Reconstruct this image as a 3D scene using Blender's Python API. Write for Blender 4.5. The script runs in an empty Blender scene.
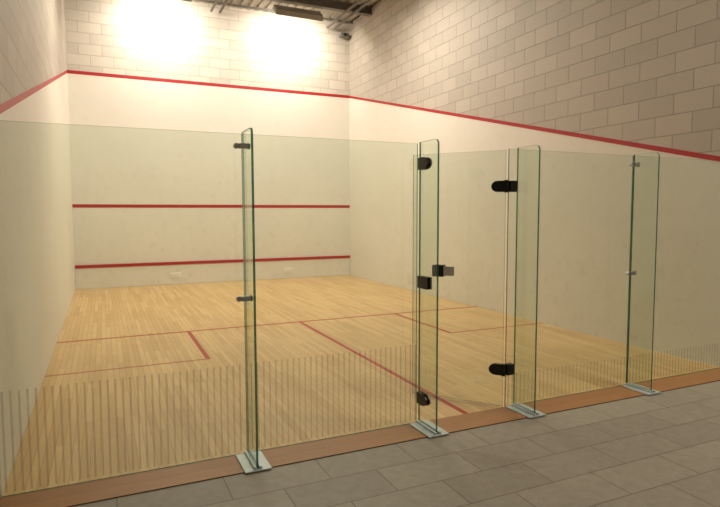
import bpy, bmesh, math, random
from mathutils import Vector, Matrix
random.seed(4)
sc=bpy.context.scene
sc.view_settings.view_transform='Standard'
W,L,H=6.4,9.75,6.4

# ------------------------------------------------------------ materials
class NT:
    def __init__(s,name):
        s.m=bpy.data.materials.new(name); s.m.use_nodes=True
        s.t=s.m.node_tree; s.t.nodes.clear()
        s.out=s.n('ShaderNodeOutputMaterial')
    def n(s,k,**kw):
        x=s.t.nodes.new(k)
        for a,b in kw.items():
            if a.startswith('i_'): x.inputs[a[2:].replace('_',' ')].default_value=b
            else: setattr(x,a,b)
        return x
    def l(s,a,b): s.t.links.new(a,b)
    def math(s,op,a,b=None):
        x=s.n('ShaderNodeMath',operation=op)
        for i,v in enumerate((a,b)):
            if v is None: continue
            if isinstance(v,(int,float)): x.inputs[i].default_value=v
            else: s.l(v,x.inputs[i])
        return x.outputs[0]
    def mix(s,fac,a,b,bt='MIX'):
        x=s.n('ShaderNodeMix',data_type='RGBA',blend_type=bt)
        for i,v in ((0,fac),(6,a),(7,b)):
            if isinstance(v,(int,float)): x.inputs[i].default_value=v
            elif isinstance(v,tuple): x.inputs[i].default_value=v if len(v)==4 else (*v,1)
            else: s.l(v,x.inputs[i])
        return x.outputs[2]
    def pos(s):
        g=s.n('ShaderNodeNewGeometry'); p=s.n('ShaderNodeSeparateXYZ'); s.l(g.outputs['Position'],p.inputs[0])
        return g.outputs['Position'],p.outputs[0],p.outputs[1],p.outputs[2]
    def comb(s,x,y,z=0.0):
        c=s.n('ShaderNodeCombineXYZ')
        for i,v in enumerate((x,y,z)):
            if isinstance(v,(int,float)): c.inputs[i].default_value=v
            else: s.l(v,c.inputs[i])
        return c.outputs[0]
    def noise(s,vec,scale,detail=3,rough=.5):
        x=s.n('ShaderNodeTexNoise'); x.inputs['Scale'].default_value=scale
        x.inputs['Detail'].default_value=detail; x.inputs['Roughness'].default_value=rough
        s.l(vec,x.inputs['Vector']); return x.outputs['Fac']
    def ramp(s,f,p0,c0,p1,c1):
        x=s.n('ShaderNodeValToRGB'); e=x.color_ramp.elements
        e[0].position=p0;e[0].color=(*c0,1);e[1].position=p1;e[1].color=(*c1,1)
        s.l(f,x.inputs[0]); return x.outputs[0]

def simple(name,col,rough=.5,metal=0,bump=0,bscale=60):
    k=NT(name); b=k.n('ShaderNodeBsdfPrincipled')
    b.inputs['Roughness'].default_value=rough; b.inputs['Metallic'].default_value=metal
    p,_,_,_=k.pos(); f=k.noise(p,bscale)
    c=k.mix(f,tuple(x*.9 for x in col),tuple(min(1,x*1.1) for x in col)); k.l(c,b.inputs['Base Color'])
    k.l(b.outputs[0],k.out.inputs[0]); return k.m

def wall_mat(name,axis,mode,blockcol,plcol,mortar=.72):
    """painted block above the out line, smooth plaster below"""
    k=NT(name); p,x,y,z=k.pos(); u=x if axis=='x' else y
    br=k.n('ShaderNodeTexBrick'); br.offset=.5
    k.l(k.comb(u,z),br.inputs['Vector'])
    for a,v in (('Scale',1.0),('Mortar Size',.006),('Mortar Smooth',.35),('Bias',0),('Brick Width',.45),('Row Height',.225)):
        br.inputs[a].default_value=v
    br.inputs['Color1'].default_value=(*[c*.91 for c in blockcol],1); br.inputs['Color2'].default_value=(*[c*1.06 for c in blockcol],1)
    br.inputs['Mortar'].default_value=(*[c*mortar for c in blockcol],1)
    fine=k.noise(p,90,4,.7)
    bc=k.mix(.45,br.outputs['Color'],k.ramp(fine,.3,(.72,.7,.68),.75,(1.12,1.12,1.12)),'MULTIPLY')
    big=k.noise(p,.9,4,.6); sm=k.noise(p,7,6,.75)
    c1=k.mix(big,tuple(c*.92 for c in plcol),tuple(c*1.05 for c in plcol))
    sc_=k.ramp(sm,.54,(0,0,0),.74,(1,1,1))
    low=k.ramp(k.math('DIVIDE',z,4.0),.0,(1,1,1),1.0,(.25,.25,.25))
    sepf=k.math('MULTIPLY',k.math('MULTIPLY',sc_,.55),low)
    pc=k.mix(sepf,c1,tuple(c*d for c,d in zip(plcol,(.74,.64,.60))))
    if mode=='block': mask=1.0
    else:
        if mode=='side': zl=k.math('ADD',k.math('MULTIPLY',y,(4.57-2.13)/L),2.13)
        else: zl=4.57
        mask=k.math('GREATER_THAN',k.math('SUBTRACT',z,zl),0.0)
    col=k.mix(mask,pc,bc)
    b=k.n('ShaderNodeBsdfPrincipled'); b.inputs['Roughness'].default_value=.62
    k.l(col,b.inputs['Base Color'])
    hgt=k.math('ADD',k.math('MULTIPLY',br.outputs['Fac'],-1.0),k.math('MULTIPLY',fine,.35))
    hh=k.math('MULTIPLY',hgt,mask) 
    bp=k.n('ShaderNodeBump'); bp.inputs['Strength'].default_value=.7; bp.inputs['Distance'].default_value=.008
    k.l(hh,bp.inputs['Height']); k.l(bp.outputs[0],b.inputs['Normal'])
    k.l(b.outputs[0],k.out.inputs[0]); return k.m

PL=(.76,.73,.66); BL=(.60,.55,.48)
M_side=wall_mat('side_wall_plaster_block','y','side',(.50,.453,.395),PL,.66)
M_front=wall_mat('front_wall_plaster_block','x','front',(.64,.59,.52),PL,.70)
M_lobx=wall_mat('lobby_block_x','x','block',BL,PL); M_loby=wall_mat('lobby_block_y','y','block',BL,PL)

def floor_wood(name,c1,c2,w=.057,rough=.33,along='y',ln=1.1):
    k=NT(name); p,x,y,z=k.pos()
    br=k.n('ShaderNodeTexBrick'); br.offset=.37; br.offset_frequency=2
    k.l(k.comb(y,x) if along=='y' else k.comb(x,y),br.inputs['Vector'])
    for a,v in (('Scale',1.0),('Mortar Size',.0018),('Mortar Smooth',.2),('Bias',0),('Brick Width',ln),('Row Height',w)):
        br.inputs[a].default_value=v
    br.inputs['Color1'].default_value=(*c1,1); br.inputs['Color2'].default_value=(*c2,1)
    br.inputs['Mortar'].default_value=(*[c*.5 for c in c1],1)
    g=k.noise(k.comb(k.math('MULTIPLY',x,70 if along=='y' else 4),k.math('MULTIPLY',y,4 if along=='y' else 70)),1,4,.6)
    col=k.mix(.6,br.outputs['Color'],k.ramp(g,.3,(.80,.75,.68),.7,(1.08,1.08,1.08)),'MULTIPLY')
    blot=k.noise(p,1.3,3); col=k.mix(.35,col,k.ramp(blot,.35,(.86,.84,.8),.65,(1.05,1.05,1.05)),'MULTIPLY')
    b=k.n('ShaderNodeBsdfPrincipled'); b.inputs['Roughness'].default_value=rough; k.l(col,b.inputs['Base Color'])
    k.l(b.outputs[0],k.out.inputs[0]); return k.m
M_floor=floor_wood('maple_floor',(.62,.395,.17),(.79,.545,.265))
M_thr=floor_wood('threshold_wood_shaded',(.36,.155,.05),(.40,.18,.06),w=.135,along='x',ln=2.4)  # same wood as the floor, the shadow on it put into a darker colour

def tile_mat():
    k=NT('grey_floor_tile'); p,x,y,z=k.pos()
    br=k.n('ShaderNodeTexBrick'); br.offset=.5
    k.l(k.comb(x,k.math('ADD',y,.27)),br.inputs['Vector'])
    for a,v in (('Scale',1.0),('Mortar Size',.004),('Mortar Smooth',.1),('Bias',0),('Brick Width',.6),('Row Height',.3)):
        br.inputs[a].default_value=v
    br.inputs['Color1'].default_value=(.30,.26,.21,1); br.inputs['Color2'].default_value=(.355,.31,.25,1); br.inputs['Mortar'].default_value=(.17,.145,.115,1)
    n=k.noise(p,14,6,.7)
    col=k.mix(.6,br.outputs['Color'],k.ramp(n,.3,(.75,.75,.75),.7,(1.15,1.15,1.15)),'MULTIPLY')
    b=k.n('ShaderNodeBsdfPrincipled'); b.inputs['Roughness'].default_value=.5; k.l(col,b.inputs['Base Color'])
    bp=k.n('ShaderNodeBump'); bp.inputs['Strength'].default_value=.4; bp.inputs['Distance'].default_value=.004
    k.l(k.math('SUBTRACT',k.math('MULTIPLY',n,.3),br.outputs['Fac']),bp.inputs['Height']); k.l(bp.outputs[0],b.inputs['Normal'])
    k.l(b.outputs[0],k.out.inputs[0]); return k.m
M_tile=tile_mat()

def schlick(k,r0):
    g=k.n('ShaderNodeNewGeometry'); v=k.n('ShaderNodeVectorMath',operation='DOT_PRODUCT')
    k.l(g.outputs['Incoming'],v.inputs[0]); k.l(g.outputs['Normal'],v.inputs[1])
    c=k.math('SUBTRACT',1.0,k.math('ABSOLUTE',v.outputs['Value']))
    return k.math('ADD',k.math('MULTIPLY',k.math('POWER',c,5.0),.9),r0)
def glass_mat():
    k=NT('clear_toughened_glass')
    t=k.n('ShaderNodeBsdfTransparent'); t.inputs[0].default_value=(.92,.952,.918,1)
    g=k.n('ShaderNodeBsdfGlossy'); g.inputs['Roughness'].default_value=.01; g.inputs['Color'].default_value=(.95,1,.97,1)
    m=k.n('ShaderNodeMixShader'); k.l(schlick(k,.04),m.inputs[0]); k.l(t.outputs[0],m.inputs[1]); k.l(g.outputs[0],m.inputs[2])
    k.l(m.outputs[0],k.out.inputs[0]); return k.m
def edge_mat():
    k=NT('polished_green_glass_edge')
    t=k.n('ShaderNodeBsdfTransparent'); t.inputs[0].default_value=(.16,.34,.26,1)
    d=k.n('ShaderNodeBsdfPrincipled'); d.inputs['Base Color'].default_value=(.045,.15,.11,1); d.inputs['Roughness'].default_value=.15
    p,_,_,_=k.pos(); n=k.noise(p,3)
    m=k.n('ShaderNodeMixShader'); k.l(k.math('ADD',k.math('MULTIPLY',n,.2),.4),m.inputs[0]); k.l(t.outputs[0],m.inputs[1]); k.l(d.outputs[0],m.inputs[2])
    k.l(m.outputs[0],k.out.inputs[0]); return k.m
def stripe_mat():
    k=NT('glass_stripe')  # brown, partly transparent stripes over the lower glass
    t=k.n('ShaderNodeBsdfTransparent'); d=k.n('ShaderNodeBsdfDiffuse'); d.inputs[0].default_value=(.20,.13,.06,1)
    m=k.n('ShaderNodeMixShader'); m.inputs[0].default_value=.27; k.l(t.outputs[0],m.inputs[1]); k.l(d.outputs[0],m.inputs[2])
    k.l(m.outputs[0],k.out.inputs[0]); return k.m
M_glass=glass_mat(); M_edge=edge_mat(); M_stripe=stripe_mat()
M_red=simple('red_line_paint',(.40,.012,.018),.5)
M_redf=simple('red_floor_line_paint',(.42,.025,.015),.4)
M_black=simple('black_anodised_fitting',(.012,.012,.013),.35,.3)
M_steel=simple('brushed_steel',(.55,.57,.58),.32,.9)
M_alu=simple('aluminium_floor_shoe',(.55,.61,.63),.4,.35)
M_white=simple('white_vent_plastic',(.85,.82,.76),.5)
M_ceil=simple('ceiling_deck_paint',(.40,.37,.33),.7)
M_beam=simple('painted_steel_beam',(.16,.15,.135),.6)
M_hous=simple('lamp_housing_grey',(.36,.34,.29),.5,.2)
def emis(name,c,s):
    k=NT(name); e=k.n('ShaderNodeEmission'); e.inputs[0].default_value=(*c,1); e.inputs[1].default_value=s
    k.l(e.outputs[0],k.out.inputs[0]); return k.m
M_lens=emis('lamp_diffuser_glow',(1,.93,.78),4)

# ------------------------------------------------------------ mesh helpers
def finish(bm,name,mats,parent=None,loc=None,rotz=0):
    bmesh.ops.recalc_face_normals(bm,faces=bm.faces)
    me=bpy.data.meshes.new(name); bm.to_mesh(me); bm.free()
    for m in mats: me.materials.append(m)
    o=bpy.data.objects.new(name,me); bpy.context.collection.objects.link(o)
    if loc: o.location=loc
    o.rotation_euler[2]=rotz
    if parent: o.parent=parent
    return o
def addbox(bm,a,b,mi=0,bev=0):
    r=bmesh.ops.create_cube(bm,size=1)
    vs=r['verts']
    for v in vs:
        v.co=Vector([(a[i]+b[i])/2+v.co[i]*(b[i]-a[i]) for i in range(3)])
    fs=set(f for v in vs for f in v.link_faces)
    for f in fs: f.material_index=mi
    if bev:
        es=set(e for f in fs for e in f.edges)
        r=bmesh.ops.bevel(bm,geom=list(es),offset=bev,segments=2,affect='EDGES',profile=.5)
        for f in r['faces']: f.material_index=mi
def box(name,a,b,mat,parent=None,bev=0,loc=None,rotz=0):
    bm=bmesh.new(); addbox(bm,a,b,0,bev); return finish(bm,name,[mat],parent,loc,rotz)
def empty(name,loc=(0,0,0),rotz=0):
    o=bpy.data.objects.new(name,None); o.empty_display_size=.1; o.location=loc; o.rotation_euler[2]=rotz
    bpy.context.collection.objects.link(o); return o
def prism(bm,pts,axis,t0,t1,mi=0,mi_side=None):
    def mk(p,t):
        return {'x':(t,p[0],p[1]),'y':(p[0],t,p[1]),'z':(p[0],p[1],t)}[axis]
    a=[bm.verts.new(mk(p,t0)) for p in pts]; b=[bm.verts.new(mk(p,t1)) for p in pts]
    f=bm.faces.new(a); f.material_index=mi; f=bm.faces.new(b[::-1]); f.material_index=mi
    n=len(pts)
    for i in range(n):
        f=bm.faces.new([a[i],b[i],b[(i+1)%n],a[(i+1)%n]]); f.material_index=mi if mi_side is None else mi_side
def cyl(bm,c,r,h,axis='z',seg=20,mi=0):
    pts=[(c[0]+r*math.cos(2*math.pi*i/seg),c[1]+r*math.sin(2*math.pi*i/seg)) for i in range(seg)]
    prism(bm,pts,axis,c[2],c[2]+h,mi)

# ------------------------------------------------------------ room shell
T=.25; LB=-7.0; LX0,LX1=-2.6,9.0
floor=box('floor',(-T,0,-.2),(W+T,L+T,0),M_floor)
lob=box('floor_lobby',(LX0,LB,-.2),(LX1,0,0),M_tile)
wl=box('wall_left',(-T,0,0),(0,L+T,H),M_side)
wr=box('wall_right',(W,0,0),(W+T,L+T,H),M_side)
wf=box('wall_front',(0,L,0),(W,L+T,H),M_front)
box('wall_lobby_left',(LX0-T,LB,0),(LX0,0,H),M_loby)
box('wall_lobby_right',(LX1,LB,0),(LX1+T,0,H),M_loby)
box('wall_lobby_back',(LX0-T,LB-T,0),(LX1+T,LB,H),M_lobx)
box('wall_court_end_left',(LX0-T,0,0),(-T,T,H),M_lobx)
box('wall_court_end_right',(W+T,0,0),(LX1+T,T,H),M_lobx)
bm=bmesh.new()
addbox(bm,(LX0-T,LB-T,H),(LX1+T,L+T,H+.2))
x=LX0
while x<LX1:
    addbox(bm,(x,LB,H-.035),(x+.09,L,H+.01)); x+=.2
finish(bm,'ceiling',[M_ceil])
for i,yy in enumerate((8.45,6.2,3.4,.4,-2.8,-5.6)):
    bm=bmesh.new(); x0,x1=(0,W) if yy>0.3 else (LX0,LX1)
    addbox(bm,(x0,yy-.07,H-.05),(x1,yy+.07,H-.035)); addbox(bm,(x0,yy-.006,H-.20),(x1,yy+.006,H-.05)); addbox(bm,(x0,yy-.07,H-.215),(x1,yy+.07,H-.20))
    finish(bm,'ceiling_beam',[M_beam])
bm=bmesh.new()
for xx in (2.95,3.15,5.75,5.95):
    addbox(bm,(xx-.02,.6,H-.255),(xx+.02,9.6,H-.215))
finish(bm,'ceiling_service_rail',[M_beam])

def wline(name,pts4,parent):
    bm=bmesh.new(); a=[Vector(p) for p in pts4]; n=(a[1]-a[0]).cross(a[3]-a[0]).normalized()
    v0=[bm.verts.new(p+n*.003) for p in a]; v1=[bm.verts.new(p-n*.003) for p in a]
    bm.faces.new(v0); bm.faces.new(v1[::-1])
    for i in range(4): bm.faces.new([v0[i],v1[i],v1[(i+1)%4],v0[(i+1)%4]])
    finish(bm,name,[M_red],parent)
lw=.035
wline('out_line',[(0,L,4.57-lw),(W,L,4.57-lw),(W,L,4.57+lw),(0,L,4.57+lw)],wf)
wline('service_line',[(0,L,1.78-lw),(W,L,1.78-lw),(W,L,1.78+lw),(0,L,1.78+lw)],wf)
lw=.028
wline('out_line_side_a',[(0,0,2.13-lw),(0,L,4.57-lw),(0,L,4.57+lw),(0,0,2.13+lw)],wl)
wline('out_line_side_b',[(W,0,2.13-lw),(W,L,4.57-lw),(W,L,4.57+lw),(W,0,2.13+lw)],wr)
bm=bmesh.new()
addbox(bm,(0.004,L-.024,.003),(W-.004,L-.004,.45),0)
addbox(bm,(0.004,L-.042,.45),(W-.004,L-.004,.515),1,.005)
for xx in (2.06,4.72):
    addbox(bm,(xx-.11,L-.034,.14),(xx+.11,L-.022,.27),2,.003)
    for j in range(4): addbox(bm,(xx-.09,L-.042,.158+j*.027),(xx+.09,L-.03,.170+j*.027),2)
finish(bm,'squash_tin',[M_front,M_red,M_white])
bm=bmesh.new(); h=.0015; w=.05
def fl(x0,y0,x1,y1): addbox(bm,(x0,y0,-.002),(x1,y1,h))
fl(0,4.26-w/2,W,4.26+w/2)
fl(3.2-w/2,0,3.2+w/2,4.26-w/2)
fl(1.6-w/2,2.66,1.6+w/2,4.26-w/2); fl(0,2.66-w/2,1.6+w/2,2.66)
fl(4.8-w/2,2.66,4.8+w/2,4.26-w/2); fl(4.8-w/2,2.66-w/2,W,2.66)
finish(bm,'floor_court_lines',[M_redf],floor)
box('trim_threshold',(0,-.27,-.001),(W,0,.006),M_thr,lob)

# ------------------------------------------------------------ glass wall (one screen each side of the door)
GH=2.13; t=.006
def glass_box(name,x0,x1,z0,z1,parent,y=0.0,th=t):
    bm=bmesh.new(); prism(bm,[(x0,z0),(x1,z0),(x1,z1),(x0,z1)],'y',y-th,y+th,0,1)
    return finish(bm,name,[M_glass,M_edge],parent)
gwa=empty('glass_screen'); gwb=empty('glass_screen.001')
panels=[(0.003,1.413),(1.425,2.725),(3.575,4.985),(4.997,W-.003)]
for i,(a,b) in enumerate(panels): glass_box('glass_panel_%d'%(i+1),a,b,.008,GH,gwa if i<2 else gwb)
def stripes(name,x0,x1,parent,y,zt):
    bm=bmesh.new(); x=x0+.02
    while x<x1-.01:
        vs=[bm.verts.new(p) for p in ((x,y,.03),(x+.012,y,.03),(x+.012,y,zt),(x,y,zt))]; bm.faces.new(vs); x+=.042
    finish(bm,name,[M_stripe],parent)
stripes('glass_stripes_1',*panels[0],gwa,-t-.001,.62)
stripes('glass_stripes_2',*panels[1],gwa,-t-.001,.62)
stripes('glass_stripes_3',*panels[2],gwb,-t-.001,.28)
stripes('glass_stripes_4',*panels[3],gwb,-t-.001,.28)
FD=.26
for i,fx in enumerate((1.419,2.745,3.66,4.991)):
    e=empty('glass_support_fin',(fx,0,0))
    r=.04; y0=-FD; y1=-.008
    pts=[(y1,.012),(y1,GH+.01)]
    for k in range(7):
        a=math.pi/2*k/6; pts.append((y0+r-r*math.sin(a),GH+.01-r+r*math.cos(a)))
    pts.append((y0,.012))
    bm=bmesh.new(); prism(bm,pts,'x',-.0075,.0075,0,1); finish(bm,'fin_glass',[M_glass,M_edge],e)
    bm=bmesh.new(); addbox(bm,(-.085,-.30,.0065),(.085,-.012,.014),0,.002)
    addbox(bm,(-.026,-.285,.012),(-.0085,-.012,.03),0,.002); addbox(bm,(.0085,-.285,.012),(.026,-.012,.03),0,.002)
    finish(bm,'floor_shoe',[M_alu],e)
    if i in (0,3):
        for j,z in enumerate((2.05,1.06)):
            bm=bmesh.new()
            addbox(bm,(-.030,-.045,z-.016),(.030,-.008,z+.016),0,.004)
            addbox(bm,(.030,-.035,z-.020),(.042,-.008,z+.020),1,.002)
            cyl(bm,(-.045,z,-.034),.018,.026,'y')
            finish(bm,'clamp_%d'%(j+1),[M_steel,M_black],e)
    if i==1:
        for j,z in enumerate((1.98,1.10,.21)):
            pts=[(-.008,z-.045),(-.008,z+.045)]
            if j==1: pts+=[(-.15,z+.045),(-.15,z-.045)]
            else:
                for k in range(9):
                    a=math.pi*k/8; pts.append((-.075-.07*math.sin(a),z+.045*math.cos(a)))
            for s in (-1,1):
                bm=bmesh.new(); prism(bm,pts,'x',s*.0075,s*.020); finish(bm,'patch_plate_%d_%s'%(j+1,'ab'[s>0]),[M_black],e)
# ------------------------------------------------------------ door
hx=3.555; ang=math.atan2(.79,-.61); DW=.81
d=empty('door_1',(hx,0,0),ang)
bm=bmesh.new(); prism(bm,[(.006,.012),(DW,.012),(DW,GH-.01),(.006,GH-.01)],'y',-.006,.006,0,1); finish(bm,'door_glass',[M_glass,M_edge],d)
for j,z in enumerate((1.83,.32)):
    pts=[(-.010,z-.045),(-.010,z+.045),(.07,z+.045)]
    for k in range(1,8):
        a=math.pi*k/8; pts.append((.07+.05*math.sin(a),z+.045*math.cos(a)))
    pts.append((.07,z-.045))
    bm=bmesh.new(); prism(bm,pts,'y',.006,.018); prism(bm,pts,'y',-.018,-.006); cyl(bm,(0,0,z-.05),.017,.10,'z')
    finish(bm,'hinge_leaf_%d'%(j+1),[M_black],d)
    bm=bmesh.new()
    addbox(bm,(hx+.020,-.024,z-.045),(hx+.092,-.0065,z+.045),0,.003); addbox(bm,(hx+.020,.0065,z-.045),(hx+.092,.024,z+.045),0,.003)
    finish(bm,'hinge_fixed_plate_%d'%(j+1),[M_black],gwb)
z=1.12
bm=bmesh.new(); addbox(bm,(DW-.29,.006,z-.05),(DW-.19,.035,z+.05),0,.004); addbox(bm,(DW-.29,-.035,z-.05),(DW-.19,-.006,z+.05),0,.004); finish(bm,'lock_body',[M_black],d)
bm=bmesh.new(); addbox(bm,(DW-.37,.006,z-.04),(DW-.29,.03,z+.04),0,.003); addbox(bm,(DW-.37,-.03,z-.04),(DW-.29,-.006,z+.04),0,.003)
cyl(bm,(DW-.33,z,-.045),.016,.015,'y'); finish(bm,'lock_plate',[M_steel],d)

# ------------------------------------------------------------ ceiling fixtures
def fixture(x0,x1,y,z,power,tilt=0,col=(1,.912,.77)):
    e=empty('ceiling_light_fixture',((x0+x1)/2,y,z)); w=(x1-x0)/2
    hd=empty('lamp_head'); hd.parent=e; hd.rotation_euler=(tilt,0,0)
    bm=bmesh.new(); prism(bm,[(-.19,0),(.19,0),(.14,.10),(-.14,.10)],'x',-w,w); finish(bm,'housing',[M_hous],hd)
    bm=bmesh.new(); addbox(bm,(-w+.04,-.16,-.006),(w-.04,.16,.004)); finish(bm,'diffuser',[M_lens],hd)
    bm=bmesh.new()
    for s in (-1,1): cyl(bm,(s*w*.7,0,.03),.008,H-z-.03,'z',8)
    finish(bm,'drop_rods',[M_beam],e)
    l=bpy.data.lights.new('lamp','AREA'); l.shape='RECTANGLE'; l.size=(x1-x0)*.9; l.size_y=.3; l.energy=power; l.color=col
    o=bpy.data.objects.new('lamp_light',l); bpy.context.collection.objects.link(o); o.parent=hd; o.location=(0,0,-.02)
fixture(1.3,2.4,8.85,6.10,72,math.radians(38))
fixture(4.2,5.3,8.85,6.10,72,math.radians(38))
fixture(1.2,2.4,5.6,5.9,130)
fixture(4.0,5.2,5.6,5.9,130)
fixture(5.2,6.4,-2.4,6.0,170)
bm=bmesh.new(); cyl(bm,(9.5,6.33,0.0),.022,W,'x',12)
for x in (.8,2.4,4.0,5.8): addbox(bm,(x-.02,9.48,6.33),(x+.02,9.52,6.40))
finish(bm,'ceiling_conduit',[M_beam])
e=empty('security_camera',(6.22,9.62,6.03))
bm=bmesh.new(); addbox(bm,(-.13,-.10,-.05),(.10,.04,.05),0,.012); finish(bm,'camera_body',[M_beam],e)
bm=bmesh.new(); cyl(bm,(-.02,0,-.125),.035,.03,'y'); finish(bm,'camera_lens',[M_black],e)
box('wall_arm',(.05,.02,-.02),(.18,.13,.02),M_beam,e)

w=bpy.data.worlds.new('world'); sc.world=w; w.use_nodes=True
w.node_tree.nodes['Background'].inputs[0].default_value=(.05,.045,.04,1); w.node_tree.nodes['Background'].inputs[1].default_value=.2

# ------------------------------------------------------------ camera
yw,pt,rl=0.4271,-0.0722,-0.0027
f=Vector((math.sin(yw)*math.cos(pt),math.cos(yw)*math.cos(pt),math.sin(pt)))
r0=Vector((math.cos(yw),-math.sin(yw),0)); u0=r0.cross(f)
rt=r0*math.cos(rl)+u0*math.sin(rl); up=-r0*math.sin(rl)+u0*math.cos(rl)
cd=bpy.data.cameras.new('camera'); cam=bpy.data.objects.new('camera',cd); bpy.context.collection.objects.link(cam)
m=Matrix((rt,up,-f)).transposed().to_4x4(); m.translation=(0.5813,-3.6755,1.6197); cam.matrix_world=m
cd.sensor_width=36; cd.lens=563.41/720*36; cd.clip_start=.05
sc.camera=cam
